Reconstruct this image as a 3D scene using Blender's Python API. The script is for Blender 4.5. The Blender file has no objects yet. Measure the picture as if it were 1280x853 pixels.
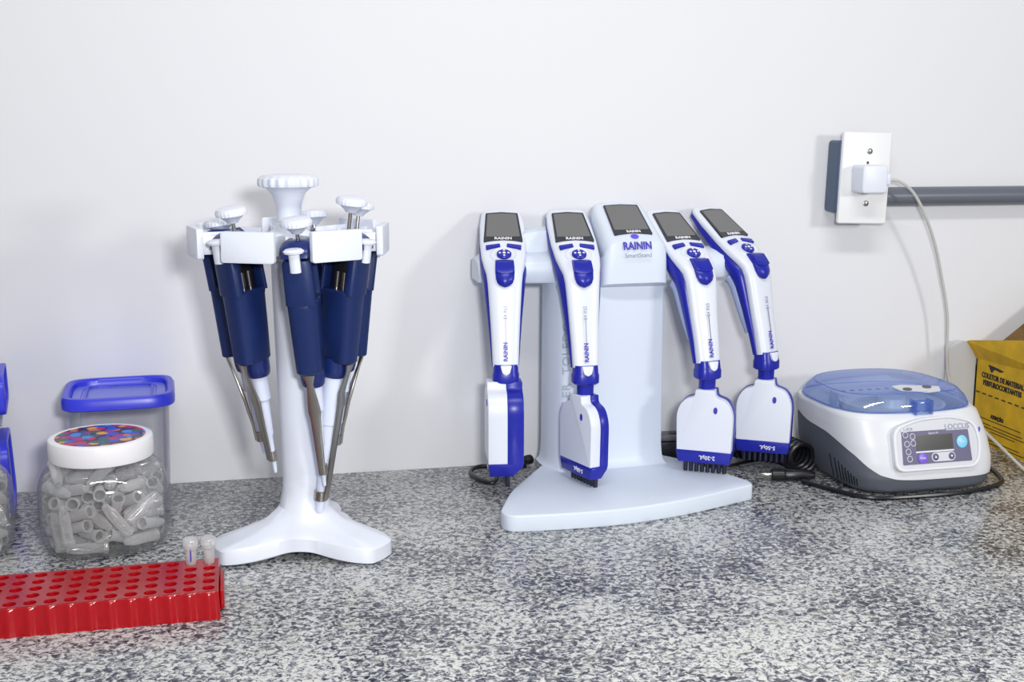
import bpy, bmesh, math, random
from mathutils import Vector, Matrix, Quaternion
random.seed(7)
C = bpy.context.scene.collection
sc = bpy.context.scene
PI = math.pi
R = math.radians

# ------------------------------------------------------------------ camera
cam = bpy.data.objects.new('camera', bpy.data.cameras.new('camera'))
C.objects.link(cam)
cam.data.sensor_width = 36.0
cam.data.lens = 1500.0 / 1280.0 * 36.0
cam.data.clip_start = 0.02
cam.location = (0.0, -1.3644, 0.40)
cam.rotation_euler = (R(90 - 10.2), 0, R(-12.0))
sc.camera = cam

# ------------------------------------------------------------------ world, lamps, exposure
world = bpy.data.worlds.new('world')
sc.world = world
world.use_nodes = True
world.node_tree.nodes['Background'].inputs[0].default_value = (0.86, 0.90, 1.0, 1)
world.node_tree.nodes['Background'].inputs[1].default_value = 0.31

def area(name, loc, target, sx, sy, power, col=(1, 1, 1)):
    l = bpy.data.lights.new(name, 'AREA')
    l.shape = 'RECTANGLE'
    l.size, l.size_y = sx, sy
    l.energy = power
    l.color = col
    o = bpy.data.objects.new(name, l)
    C.objects.link(o)
    o.location = loc
    o.rotation_euler = (Vector(target) - Vector(loc)).to_track_quat('-Z', 'Y').to_euler()
    return o
area('ceiling_tube_lamp', (0.25, -1.35, 1.75), (0.3, 0, 0.1), 1.3, 0.16, 15.0, (1.0, 0.985, 0.96))
area('room_lamp', (1.55, -1.7, 0.62), (0.4, 0, 0.2), 0.25, 0.20, 9.0, (1.0, 0.97, 0.94))
area('camera_flash', (0.10, -1.38, 0.475), (0.30, 0, 0.2), 0.09, 0.06, 8.3)
sc.view_settings.view_transform = 'Standard'
sc.view_settings.look = 'None'
sc.view_settings.exposure = 0.0
sc.view_settings.gamma = 1.0
sc.view_settings.use_curve_mapping = False
sc.cycles.transparent_max_bounces = 48
sc.cycles.max_bounces = 16
sc.cycles.diffuse_bounces = 8

# ------------------------------------------------------------------ materials
def mat(name, col, rough=0.45, metal=0.0, spec=0.5, coat=0.0, bump=0.0, bscale=300, vary=0.0):
    m = bpy.data.materials.new(name)
    m.use_nodes = True
    nt = m.node_tree
    b = nt.nodes['Principled BSDF']
    b.inputs['Base Color'].default_value = (*col, 1)
    b.inputs['Roughness'].default_value = rough
    b.inputs['Metallic'].default_value = metal
    b.inputs['Specular IOR Level'].default_value = spec
    b.inputs['Coat Weight'].default_value = coat
    if bump or vary:
        tc = nt.nodes.new('ShaderNodeTexCoord')
        n = nt.nodes.new('ShaderNodeTexNoise')
        n.inputs['Scale'].default_value = bscale
        n.inputs['Detail'].default_value = 4
        nt.links.new(tc.outputs['Object'], n.inputs['Vector'])
        if bump:
            bp = nt.nodes.new('ShaderNodeBump')
            bp.inputs['Strength'].default_value = bump
            bp.inputs['Distance'].default_value = 0.0006
            nt.links.new(n.outputs['Fac'], bp.inputs['Height'])
            nt.links.new(bp.outputs['Normal'], b.inputs['Normal'])
        if vary:
            r = nt.nodes.new('ShaderNodeValToRGB')
            r.color_ramp.elements[0].position = 0.3
            r.color_ramp.elements[1].position = 0.7
            r.color_ramp.elements[0].color = (*[c * (1 - vary) for c in col], 1)
            r.color_ramp.elements[1].color = (*[min(1, c * (1 + vary)) for c in col], 1)
            nt.links.new(n.outputs['Fac'], r.inputs[0])
            nt.links.new(r.outputs[0], b.inputs['Base Color'])
    return m

def clear(name, tint, body=(0.9, 0.92, 0.95), solid=0.1, rough=0.06, gloss=0.08, edge=0.35, solid_edge=None):
    """thin clear plastic: transparent film, a little milky body, glossy surface, denser at grazing angles"""
    m = bpy.data.materials.new(name)
    m.use_nodes = True
    nt = m.node_tree
    nt.nodes.clear()
    out = nt.nodes.new('ShaderNodeOutputMaterial')
    tr = nt.nodes.new('ShaderNodeBsdfTransparent')
    tr.inputs[0].default_value = (*tint, 1)
    df = nt.nodes.new('ShaderNodeBsdfDiffuse')
    df.inputs[0].default_value = (*body, 1)
    tl = nt.nodes.new('ShaderNodeBsdfTranslucent')
    tl.inputs[0].default_value = (*body, 1)
    md = nt.nodes.new('ShaderNodeMixShader')
    md.inputs[0].default_value = 0.22
    nt.links.new(df.outputs[0], md.inputs[1])
    nt.links.new(tl.outputs[0], md.inputs[2])
    lw = nt.nodes.new('ShaderNodeLayerWeight')
    lw.inputs[0].default_value = 0.35
    mr = nt.nodes.new('ShaderNodeMapRange')
    mr.inputs['To Min'].default_value = solid
    mr.inputs['To Max'].default_value = solid_edge if solid_edge is not None else min(1, solid + edge)
    nt.links.new(lw.outputs['Facing'], mr.inputs['Value'])
    m1 = nt.nodes.new('ShaderNodeMixShader')
    nt.links.new(mr.outputs[0], m1.inputs[0])
    nt.links.new(tr.outputs[0], m1.inputs[1])
    nt.links.new(md.outputs[0], m1.inputs[2])
    gl = nt.nodes.new('ShaderNodeBsdfGlossy')
    gl.inputs['Roughness'].default_value = rough
    mg = nt.nodes.new('ShaderNodeMapRange')
    mg.inputs['To Min'].default_value = gloss
    mg.inputs['To Max'].default_value = min(1, gloss + 0.45)
    nt.links.new(lw.outputs['Fresnel'], mg.inputs['Value'])
    m2 = nt.nodes.new('ShaderNodeMixShader')
    nt.links.new(mg.outputs[0], m2.inputs[0])
    nt.links.new(m1.outputs[0], m2.inputs[1])
    nt.links.new(gl.outputs[0], m2.inputs[2])
    nt.links.new(m2.outputs[0], out.inputs[0])
    return m

M = {}
M['white'] = mat('white_plastic', (0.74, 0.775, 0.86), 0.35)
M['stand'] = mat('stand_plastic', (0.68, 0.745, 0.84), 0.42)
M['cream'] = mat('socket_plastic', (0.84, 0.85, 0.85), 0.4)
M['blue'] = mat('royal_blue_plastic', (0.014, 0.020, 0.34), 0.30, spec=0.4)
M['rearshell'] = mat('pale_blue_plastic', (0.36, 0.44, 0.66), 0.35)
M['lidblue'] = mat('lid_blue_plastic', (0.035, 0.045, 0.66), 0.32)
M['lidpale'] = mat('lid_thin_blue_plastic', (0.16, 0.19, 0.72), 0.3)
M['navy'] = mat('navy_plastic', (0.008, 0.022, 0.105), 0.40, spec=0.35, bump=0.25, bscale=900)
M['navyb'] = mat('navy_smooth_plastic', (0.010, 0.024, 0.14), 0.28)
M['metal'] = mat('brushed_steel', (0.42, 0.40, 0.37), 0.30, 1.0)
M['brass'] = mat('bright_steel', (0.75, 0.68, 0.55), 0.15, 1.0)
M['black'] = mat('black_plastic', (0.008, 0.008, 0.012), 0.3)
M['nozzle'] = mat('dark_nozzle_plastic', (0.010, 0.012, 0.035), 0.3)
M['darkgrey'] = mat('dark_grey_plastic', (0.10, 0.10, 0.11), 0.4)
M['screen'] = mat('display_glass', (0.15, 0.15, 0.15), 0.35)
M['bezel'] = mat('display_frame', (0.018, 0.018, 0.030), 0.3)
M['ink'] = mat('blue_ink', (0.05, 0.04, 0.42), 0.5)
M['greyink'] = mat('grey_ink', (0.30, 0.32, 0.42), 0.5)
M['emboss'] = mat('grey_lettering', (0.42, 0.47, 0.52), 0.5)
M['violetdot'] = mat('violet_ink', (0.12, 0.07, 0.75), 0.4)
M['whiteink'] = mat('white_ink', (0.80, 0.80, 0.85), 0.5)
M['blackink'] = mat('black_ink', (0.02, 0.018, 0.015), 0.6)
M['shaft'] = mat('white_shaft_plastic', (0.70, 0.75, 0.90), 0.3)
M['red'] = mat('red_plastic', (0.36, 0.002, 0.006), 0.20)
M['body'] = mat('centrifuge_white', (0.72, 0.74, 0.77), 0.38)
M['slate'] = mat('centrifuge_slate', (0.105, 0.118, 0.145), 0.45, bump=0.3, bscale=1200)
M['panel'] = mat('panel_violet_grey', (0.105, 0.095, 0.19), 0.4)
M['panelgrey'] = mat('panel_pale', (0.60, 0.62, 0.66), 0.4)
M['lcd'] = mat('lcd_dark', (0.03, 0.035, 0.03), 0.2)
M['cyan'] = mat('cyan_button', (0.22, 0.62, 0.85), 0.35)
M['violet'] = mat('violet_button', (0.20, 0.11, 0.62), 0.35)
M['pipe'] = mat('grey_conduit', (0.13, 0.145, 0.175), 0.35)
M['box'] = mat('slate_box', (0.065, 0.10, 0.17), 0.45, bump=0.3, bscale=300)
M['cable'] = mat('grey_cable', (0.55, 0.55, 0.52), 0.5)
M['paper'] = mat('white_card', (0.62, 0.64, 0.67), 0.8)
M['lidwhite'] = mat('screw_lid_white', (0.85, 0.85, 0.87), 0.4)
M['brownboard'] = mat('kraft_card', (0.17, 0.10, 0.035), 0.85, vary=0.2, bscale=60)
M['yellow'] = mat('yellow_card', (0.66, 0.40, 0.012), 0.7, vary=0.18, bscale=45)
M['jar'] = clear('clear_jar_plastic', (0.99, 0.99, 0.995), (0.78, 0.80, 0.83), 0.01, 0.04, 0.045, 0.16)
M['tube'] = clear('milky_tube_plastic', (0.99, 0.99, 0.99), (1.0, 1.0, 0.995), 0.19, 0.12, 0.08, 0.80)
M['tub'] = clear('clear_tub_plastic', (0.975, 0.975, 0.985), (0.78, 0.79, 0.83), 0.045, 0.15, 0.04, 0.4)
M['bluelid'] = clear('clear_blue_lid', (0.80, 0.88, 1.0), (0.22, 0.36, 0.98), 0.07, 0.04, 0.06, 0.50)
M['vial'] = clear('clear_vial_plastic', (0.97, 0.97, 0.97), (0.93, 0.93, 0.94), 0.30, 0.15, 0.08, 0.4)

def granite():
    m = bpy.data.materials.new('granite')
    m.use_nodes = True
    nt = m.node_tree
    b = nt.nodes['Principled BSDF']
    tc = nt.nodes.new('ShaderNodeTexCoord')
    mp = nt.nodes.new('ShaderNodeMapping')
    mp.inputs['Scale'].default_value = (0.72, 0.80, 1)
    mp.inputs['Rotation'].default_value = (0, 0, R(-6))
    nt.links.new(tc.outputs['Object'], mp.inputs['Vector'])
    def noise(scale, detail, rough, dist=0.0):
        n = nt.nodes.new('ShaderNodeTexNoise')
        n.inputs['Scale'].default_value = scale
        n.inputs['Detail'].default_value = detail
        n.inputs['Roughness'].default_value = rough
        n.inputs['Distortion'].default_value = dist
        nt.links.new(mp.outputs[0], n.inputs['Vector'])
        return n.outputs['Fac']
    def math2(op, a, c):
        n = nt.nodes.new('ShaderNodeMath')
        n.operation = op
        for k, v in ((0, a), (1, c)):
            if isinstance(v, (int, float)): n.inputs[k].default_value = v
            else: nt.links.new(v, n.inputs[k])
        return n.outputs[0]
    def ramp(src, stops):
        r = nt.nodes.new('ShaderNodeValToRGB')
        e = r.color_ramp.elements
        while len(e) < len(stops): e.new(0.5)
        for k, (p, c) in enumerate(stops):
            e[k].position = p
            e[k].color = (*c, 1)
        nt.links.new(src, r.inputs[0])
        return r.outputs[0]
    def mix(f, a, c):
        n = nt.nodes.new('ShaderNodeMix')
        n.data_type = 'RGBA'
        nt.links.new(f, n.inputs[0])
        for k, v in ((6, a), (7, c)):
            if isinstance(v, tuple): n.inputs[k].default_value = (*v, 1)
            else: nt.links.new(v, n.inputs[k])
        return n.outputs[2]
    big = noise(14, 3, 0.5)
    mid = noise(255, 4, 0.62, 0.9)
    fine = noise(470, 2, 0.6, 0.5)
    s = math2('ADD', math2('MULTIPLY', math2('SUBTRACT', big, 0.5), 0.30), mid)
    base = ramp(s, [(0.38, (0.022, 0.027, 0.048)), (0.445, (0.13, 0.138, 0.16)), (0.505, (0.37, 0.38, 0.385)), (0.57, (0.63, 0.63, 0.60))])
    spk = ramp(fine, [(0.35, (1, 1, 1)), (0.41, (0, 0, 0))])
    col = mix(spk, base, (0.060, 0.068, 0.105))
    warm = noise(55, 2, 0.5)
    wr = ramp(warm, [(0.55, (0, 0, 0)), (0.75, (0.35, 0.35, 0.35))])
    col = mix(wr, col, (0.42, 0.40, 0.33))
    nt.links.new(col, b.inputs['Base Color'])
    b.inputs['Roughness'].default_value = 0.22
    b.inputs['Specular IOR Level'].default_value = 0.4
    return m
M['granite'] = granite()

def candy_print():
    m = bpy.data.materials.new('chocolate_bean_print')
    m.use_nodes = True
    nt = m.node_tree
    b = nt.nodes['Principled BSDF']
    tc = nt.nodes.new('ShaderNodeTexCoord')
    v = nt.nodes.new('ShaderNodeTexVoronoi')
    v.inputs['Scale'].default_value = 105
    v.inputs['Randomness'].default_value = 0.85
    nt.links.new(tc.outputs['Object'], v.inputs['Vector'])
    sep = nt.nodes.new('ShaderNodeSeparateColor')
    nt.links.new(v.outputs['Color'], sep.inputs[0])
    r = nt.nodes.new('ShaderNodeValToRGB')
    r.color_ramp.interpolation = 'CONSTANT'
    cols = [(0.55, 0.02, 0.07), (0.02, 0.10, 0.62), (0.75, 0.38, 0.02), (0.04, 0.13, 0.07), (0.62, 0.16, 0.08), (0.05, 0.28, 0.75), (0.35, 0.03, 0.20)]
    e = r.color_ramp.elements
    while len(e) < len(cols): e.new(0.5)
    for k, c in enumerate(cols):
        e[k].position = k / len(cols)
        e[k].color = (*c, 1)
    nt.links.new(sep.outputs[0], r.inputs[0])
    v2 = nt.nodes.new('ShaderNodeTexVoronoi')
    v2.inputs['Scale'].default_value = 105
    v2.inputs['Randomness'].default_value = 0.85
    nt.links.new(tc.outputs['Object'], v2.inputs['Vector'])
    r2 = nt.nodes.new('ShaderNodeValToRGB')
    r2.color_ramp.elements[0].position = 0.60
    r2.color_ramp.elements[0].color = (1, 1, 1, 1)
    r2.color_ramp.elements[1].position = 0.68
    r2.color_ramp.elements[1].color = (0, 0, 0, 1)
    nt.links.new(v2.outputs['Distance'], r2.inputs[0])
    mx = nt.nodes.new('ShaderNodeMix')
    mx.data_type = 'RGBA'
    nt.links.new(r2.outputs[0], mx.inputs[0])
    mx.inputs[6].default_value = (0.07, 0.015, 0.05, 1)
    nt.links.new(r.outputs[0], mx.inputs[7])
    nt.links.new(mx.outputs[2], b.inputs['Base Color'])
    b.inputs['Roughness'].default_value = 0.35
    return m
M['candy'] = candy_print()
M['wall'] = mat('wall_paint', (0.775, 0.78, 0.80), 0.6, spec=0.25, bump=0.12, bscale=40)

# ------------------------------------------------------------------ mesh helpers
class B:
    """collects shapes, then links them as ONE mesh object"""
    def __init__(s): s.v = []; s.f = []
    def add(s, v, f):
        n = len(s.v)
        s.v += [tuple(p) for p in v]
        s.f += [tuple(i + n for i in q) for q in f]
        return s
    def loft(s, rings, cap0=True, cap1=True, close=False):
        n = len(rings[0]); v = [p for r in rings for p in r]; f = []
        m = len(rings)
        for k in range(m if close else m - 1):
            a, b = k * n, ((k + 1) % m) * n
            for i in range(n):
                j = (i + 1) % n
                f.append((a + i, a + j, b + j, b + i))
        if cap0 and not close: f.append(tuple(range(n))[::-1])
        if cap1 and not close: f.append(tuple((m - 1) * n + i for i in range(n)))
        return s.add(v, f)
    def box(s, lo, hi, T=None):
        x0, y0, z0 = lo; x1, y1, z1 = hi
        v = [Vector(p) for p in ((x0, y0, z0), (x1, y0, z0), (x1, y1, z0), (x0, y1, z0), (x0, y0, z1), (x1, y0, z1), (x1, y1, z1), (x0, y1, z1))]
        if T: v = [T @ p for p in v]
        return s.add(v, [(0, 3, 2, 1), (4, 5, 6, 7), (0, 1, 5, 4), (1, 2, 6, 5), (2, 3, 7, 6), (3, 0, 4, 7)])
    def lathe(s, prof, n=40, T=None, cap0=True, cap1=True, flute=0, fa=0.0, fz=None):
        rings = []
        for r, z in prof:
            ring = []
            for i in range(n):
                a = 2 * PI * i / n
                q = r
                if flute and (fz is None or fz[0] <= z <= fz[1]): q = r * (1 + fa * math.cos(flute * a))
                p = Vector((q * math.cos(a), q * math.sin(a), z))
                ring.append(T @ p if T else p)
            rings.append(ring)
        return s.loft(rings, cap0, cap1)
    def prism(s, poly, d0, d1, T=None, hole=None):
        """poly in the local xz plane, thickness along y from d0 to d1"""
        rings = [[Vector((x, d, z)) for x, z in poly] for d in (d0, d1)]
        if T: rings = [[T @ p for p in r] for r in rings]
        return s.loft(rings)
    def slab(s, poly, z0, z1):
        return s.loft([[Vector((x, y, z)) for x, y in poly] for z in (z0, z1)])
    def frame(s, outer, inner, d0, d1, T=None):
        """a ring between two outlines with equal point counts (xz plane, thickness along y)"""
        I = T if T else Matrix.Identity(4)
        q = [[I @ Vector((x, d, z)) for x, z in o] for o, d in ((outer, d1), (outer, d0), (inner, d0), (inner, d1))]
        return s.loft(q, close=True)
    def tube(s, pts, r, n=10, caps=True):
        pts = [Vector(p) for p in pts]
        rings = []; ref = None
        for k, p in enumerate(pts):
            t = (pts[min(k + 1, len(pts) - 1)] - pts[max(k - 1, 0)]).normalized()
            if ref is None:
                ref = Vector((0, 0, 1)) if abs(t.z) < 0.9 else Vector((1, 0, 0))
            ref = (ref - t * ref.dot(t)).normalized()
            bi = t.cross(ref)
            rr = r[k] if isinstance(r, (list, tuple)) else r
            rings.append([p + (ref * math.cos(2 * PI * i / n) + bi * math.sin(2 * PI * i / n)) * rr for i in range(n)])
        return s.loft(rings, caps, caps)
    def build(s, name, m, parent=None, bevel=0.0, seg=2, angle=35, smooth=True):
        me = bpy.data.meshes.new(name)
        me.from_pydata([tuple(p) for p in s.v], [], s.f)
        bm = bmesh.new(); bm.from_mesh(me)
        bmesh.ops.recalc_face_normals(bm, faces=bm.faces)
        if bevel:
            bm.normal_update()
            es = [e for e in bm.edges if len(e.link_faces) == 2 and e.calc_face_angle(0) > R(angle)]
            bmesh.ops.bevel(bm, geom=es, offset=bevel, segments=seg, affect='EDGES', profile=0.5, clamp_overlap=True)
        bm.to_mesh(me); bm.free()
        if smooth:
            me.polygons.foreach_set('use_smooth', [True] * len(me.polygons))
            me.set_sharp_from_angle(angle=R(38))
        me.materials.append(m)
        o = bpy.data.objects.new(name, me)
        C.objects.link(o)
        if parent: o.parent = parent
        return o

def tag(o, label, cat=None, group=None, kind=None):
    o['label'] = label
    if cat: o['category'] = cat
    if group: o['group'] = group
    if kind: o['kind'] = kind
    return o
def empty(name, loc, rz=0.0, label=None, cat=None, group=None):
    o = bpy.data.objects.new(name, None)
    C.objects.link(o)
    o.empty_display_size = 0.02
    o.location = loc
    o.rotation_euler = (0, 0, rz)
    if label: tag(o, label, cat, group)
    return o
def se(hw, hd, e, n, cx=0.0, cy=0.0):
    r = []
    for i in range(n):
        a = 2 * PI * i / n; c, s = math.cos(a), math.sin(a)
        r.append((cx + hw * math.copysign(abs(c) ** (2 / e), c), cy + hd * math.copysign(abs(s) ** (2 / e), s)))
    return r
def rrect(x0, z0, x1, z1, r, n=5):
    p = []
    for cx, cz, a0 in ((x1 - r, z1 - r, 0), (x0 + r, z1 - r, 90), (x0 + r, z0 + r, 180), (x1 - r, z0 + r, 270)):
        for k in range(n + 1):
            a = R(a0 + 90 * k / n)
            p.append((cx + r * math.cos(a), cz + r * math.sin(a)))
    return p
def smooth_path(pts, k=8):
    pts = [Vector(p) for p in pts]
    P = [pts[0] * 2 - pts[1]] + pts + [pts[-1] * 2 - pts[-2]]
    out = []
    for i in range(1, len(P) - 2):
        for j in range(k):
            t = j / k
            a, b, c, d = P[i - 1], P[i], P[i + 1], P[i + 2]
            out.append(0.5 * ((2 * b) + (c - a) * t + (2 * a - 5 * b + 4 * c - d) * t * t + (3 * b - a - 3 * c + d) * t ** 3))
    out.append(pts[-1])
    return out
def smooth_poly(pts, k=6):
    """closed smooth 2D outline through the points"""
    n = len(pts); out = []
    for i in range(n):
        a, b, c, d = [Vector(pts[(i + q) % n]) for q in (-1, 0, 1, 2)]
        for j in range(k):
            t = j / k
            p = 0.5 * ((2 * b) + (c - a) * t + (2 * a - 5 * b + 4 * c - d) * t * t + (3 * b - a - 3 * c + d) * t ** 3)
            out.append((p.x, p.y))
    return out
def round_poly(pts, rad, k=4):
    """closed outline with its corners rounded by short arcs; pts = (x, y) or (x, y, r)"""
    n = len(pts); out = []
    for i in range(n):
        p = Vector(pts[i][:2]); a = Vector(pts[i - 1][:2]); b = Vector(pts[(i + 1) % n][:2])
        r = pts[i][2] if len(pts[i]) > 2 else rad
        ra = min(r, (a - p).length * 0.45); rb = min(r, (b - p).length * 0.45)
        s = p + (a - p).normalized() * ra; e = p + (b - p).normalized() * rb
        for j in range(k + 1):
            t = j / k
            q = s * (1 - t) ** 2 + p * 2 * t * (1 - t) + e * t * t
            out.append((q.x, q.y))
    return out
def basis(o, x, z):
    """matrix whose local x runs along x and local z along z (y = z cross x)"""
    x = Vector(x).normalized(); z = Vector(z); z = (z - x * z.dot(x)).normalized()
    y = z.cross(x)
    m = Matrix((x, y, z)).transposed().to_4x4()
    m.translation = Vector(o)
    return m
def text(s, size, m, T, parent, name='lettering', bold=0.0, align='CENTER', depth=0.00025, spacing=1.0, sx=1.0):
    """lettering in the local xz plane of T, facing local -y"""
    cu = bpy.data.curves.new(name, 'FONT')
    cu.body = s; cu.size = size; cu.align_x = align; cu.align_y = 'CENTER'
    cu.offset = bold; cu.extrude = depth; cu.space_character = spacing; cu.resolution_u = 3
    t = bpy.data.objects.new(name, cu)
    C.objects.link(t)
    bpy.context.view_layer.update()
    me = bpy.data.meshes.new_from_object(t.evaluated_get(bpy.context.evaluated_depsgraph_get()))
    bpy.data.objects.remove(t)
    me.transform(T @ Matrix.Rotation(PI / 2, 4, 'X') @ Matrix.Diagonal((sx, 1, 1, 1)))
    me.materials.clear(); me.materials.append(m)
    o = bpy.data.objects.new(name, me)
    C.objects.link(o)
    o.parent = parent
    return o

# ================================================================== the setting
tag(B().box((-1.6, 0, -0.95), (2.8, 0.12, 2.3)).build('wall_back', M['wall'], smooth=False), 'white painted wall behind the worktop', kind='structure')
M['floor'] = mat('grey_floor', (0.4, 0.4, 0.4), 0.5, vary=0.1, bscale=5)
tag(B().box((-1.6, -3.2, -0.95), (2.8, 0, -0.9)).build('floor', M['floor'], smooth=False), 'grey floor of the laboratory', kind='structure')
tag(B().box((-1.5, -0.70, -0.03), (2.5, 0.0, 0.0)).build('worktop', M['granite'], bevel=0.002), 'speckled grey granite worktop running along the white wall', 'worktop')

# ================================================================== electronic multichannel pipettes
def head_T(d, off=0.0):
    """frame on the sloping face of a handle: d = distance below its top edge, local -y out of the face"""
    up = Vector((0, 0.826, 0.563))
    o = Vector((0, 0.088, 0.064)) - up * d + Vector((0, -0.563, 0.826)) * off
    return basis(o, (1, 0, 0), up)
SPINE = [(.0885, .0605, .0160, .004), (.0895, .0640, .0205, .010), (.0865, .0630, .0232, .014), (.070, .0518, .0252, .016), (.045, .0347, .0258, .017), (.025, .0212, .0246, .018), (.012, .0125, .0222, .019),
         (.004, .0050, .0200, .020), (-.001, -.006, .0188, .020), (-.004, -.018, .0180, .020), (-.009, -.045, .0163, .019), (-.015, -.070, .0150, .019), (-.020, -.0955, .0140, .019)]
def spine_loft(b, front, thick, wide, k0=0, k1=None, e=3.0, n=28):
    """front(k), thick(k), wide(k): setback from the face, depth and half width at station k"""
    rings = []
    S = SPINE
    k1 = len(S) if k1 is None else k1
    for k in range(k0, k1):
        y, z, w, d = S[k]
        a = Vector((0, *S[max(k - 1, 1)][:2])); c = Vector((0, *S[min(k + 1, len(S) - 1)][:2]))
        if k < 2: a = Vector((0, .0895, .0640)); c = Vector((0, .070, .0518))
        t = (c - a).normalized()
        nrm = Vector((1, 0, 0)).cross(t)            # outward, to the front
        if nrm.y > 0: nrm = -nrm
        th = thick(k); cen = Vector((0, y, z)) - nrm * (front(k) + th / 2)
        rings.append([cen + Vector((1, 0, 0)) * x + nrm * q for x, q in se(wide(k), th / 2, e, n)])
    b.loft(rings)
    return b
def multichannel(px, py, pz, yaw, swivel, label, mh=0.083, mt=0.020, neck=True, volume='5-50\u00b5L'):
    r = empty('multichannel_pipette', (px, py, pz), R(yaw), label, 'pipette', 'electronic multichannel pipettes on the stand')
    S = SPINE
    spine_loft(B(), lambda k: 0, lambda k: S[k][3] * .75, lambda k: S[k][2], e=2.9).build('front_shell', M['white'], r)
    bw = [0, 0, 0, 0, 0, .0005, .0015, .0028, .0032, .0030, .0018, .0008, 0]
    extra = [0, .001, .0015, .003, .006, .011, .014, .015, .013, .010, .006, .003, .0005]
    spine_loft(B(), lambda k: S[k][3] * .42, lambda k: S[k][3] * .55 + extra[k], lambda k: S[k][2] + (.0002 if k < 4 else .0008) + bw[k], 1, e=2.6).build('middle_band', M['blue'], r)
    spine_loft(B(), lambda k: S[k][3] * .75 + extra[k] * .7, lambda k: .012 + extra[k] * .5, lambda k: S[k][2] * (.95 if k < 11 else .8) + bw[k] * 1.2, 6, 12, e=2.4).build('rear_shell', M['rearshell'], r)
    # display
    WD = Matrix.Diagonal((1.13, 1, 1.03, 1))
    T = head_T(0.0295) @ WD
    d = B().prism(round_poly([(-.0192, -.0255), (-.0160, .0225), (0, .0245), (.0160, .0225), (.0192, -.0255), (0, -.0235)], .0015), -.0006, .002, T).build('display', M['bezel'], r)
    B().prism(round_poly([(-.0166, -.0180), (-.0143, .0205), (0, .0220), (.0143, .0205), (.0166, -.0180)], .001), -.0009, .001, T).build('screen', M['screen'], d)
    text('RAININ', .0052, M['whiteink'], T @ Matrix.Translation((0, -.0009, -.0212)), d, bold=.00015)
    # soft keys
    T = head_T(0.0635) @ WD
    for sg in (-1, 1):
        B().prism(round_poly([(sg * .0035, .0035), (sg * .0030, -.0022), (sg * .0170, -.0062), (sg * .0175, .0005)], .0012), -.0012, .001, T).build('soft_key', M['blue'], r, bevel=.0004)
    # joystick
    T = head_T(0.0790) @ WD
    TR = T @ Matrix.Rotation(PI / 2, 4, 'X')       # lathe axis out of the face
    B().lathe([(.0132, -.001), (.0132, .0003), (.0120, .0010), (.0108, .0004), (.0095, .0002), (.002, .0002)], 36, TR).build('joystick_ring', M['white'], r)
    j = B().lathe([(.0070, -.001), (.0072, .0022), (.0060, .0034), (.0030, .0036), (0.0001, .0034)], 28, TR).build('joystick', M['blue'], r)
    dots = B()
    for dx, dz in ((-.0042, 0), (.0042, 0), (0, .0042), (0, -.0040), (0, 0)):
        q = .0011 if (dx or dz) else .0016
        dots.lathe([(q, .0030), (q, .0038)], 10, TR @ Matrix.Translation((dx, -dz if False else dz, 0)))
    dots.build('joystick_marks', M['whiteink'], j)
    # trigger
    tr = B()
    prof = [(.0090, .0140, .0100), (.0040, .0085, .0104), (-.0005, .0040, .0104), (-.0040, -.0030, .0098), (-.0046, -.0075, .0082), (-.0040, -.0105, .0055), (-.0032, -.0120, .0022)]
    rings = []
    for y, z, w in prof:
        ring = []
        for i in range(9):
            u = -1 + i / 4
            ring.append(Vector((w * u, y - .0032 * (1 - u * u), z)))
        ring += [Vector((w, y + .010, z)), Vector((-w, y + .010, z))]
        rings.append(ring)
    tr.loft(rings).build('trigger', M['blue'], r, bevel=.0005)
    cap = B(); rings = []
    for y, z, w in ((.0095, .0155, .0098), (.0045, .0100, .0102), (.0000, .0048, .0102)):
        rings.append([Vector((w * (-1 + i / 4), y - .0052 + .0022 * (-1 + i / 4) ** 2, z - .002 * (1 - (-1 + i / 4) ** 2))) for i in range(9)] + [Vector((w, y + .008, z)), Vector((-w, y + .008, z))])
    cap.loft(rings).build('trigger_cap', M['blue'], r, bevel=.0004)
    # writing along the handle, reading upwards
    up = Vector((0, .0060, .0255)).normalized()
    def hT(y, z): return basis((0, y, z), up, (-1, 0, 0))
    text('RAININ', .0062, M['ink'], hT(-.0187, -.0800), r, bold=.0002)
    text('E4 XLS', .0050, M['greyink'], hT(-.0105, -.0385), r)
    B().box((-.0130, -.0003, -.00022), (.0130, .001, .00022), hT(-.0147, -.0570)).build('marking_line', M['greyink'], r, smooth=False)
    # collar with the white tongue of the shell over it
    B().loft([[Vector((x, -.0112 + o + q, z)) for x, q in se(w, dd, 2.8, 28)] for z, w, dd, o in
              ((-.094, .0134, .0108, 0), (-.103, .0138, .0116, -.001), (-.105, .0146, .0124, -.001), (-.113, .0146, .0124, -.001), (-.1145, .0130, .0110, -.001))]).build('collar', M['blue'], r)
    B().prism(round_poly([(-.0062, .004), (.0062, .004), (.0040, -.0045), (0, -.0068), (-.0040, -.0045)], .0015), -.0030, .004, basis((0, -.0222, -.0985), (1, 0, 0), up)).build('shell_tongue', M['white'], r, bevel=.0006)
    mz = -.114
    if neck:
        B().loft([[Vector((x, -.0125 + q, z)) for x, q in se(w, w * .9, 2.4, 24)] for z, w in ((-.112, .0092), (-.116, .0092), (-.130, .0088))]).build('neck', M['blue'], r)
        mz = -.128
    # manifold
    m = empty('manifold', (0, -.0125, mz), R(swivel - yaw))
    m.parent = r
    h = mh
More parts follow.
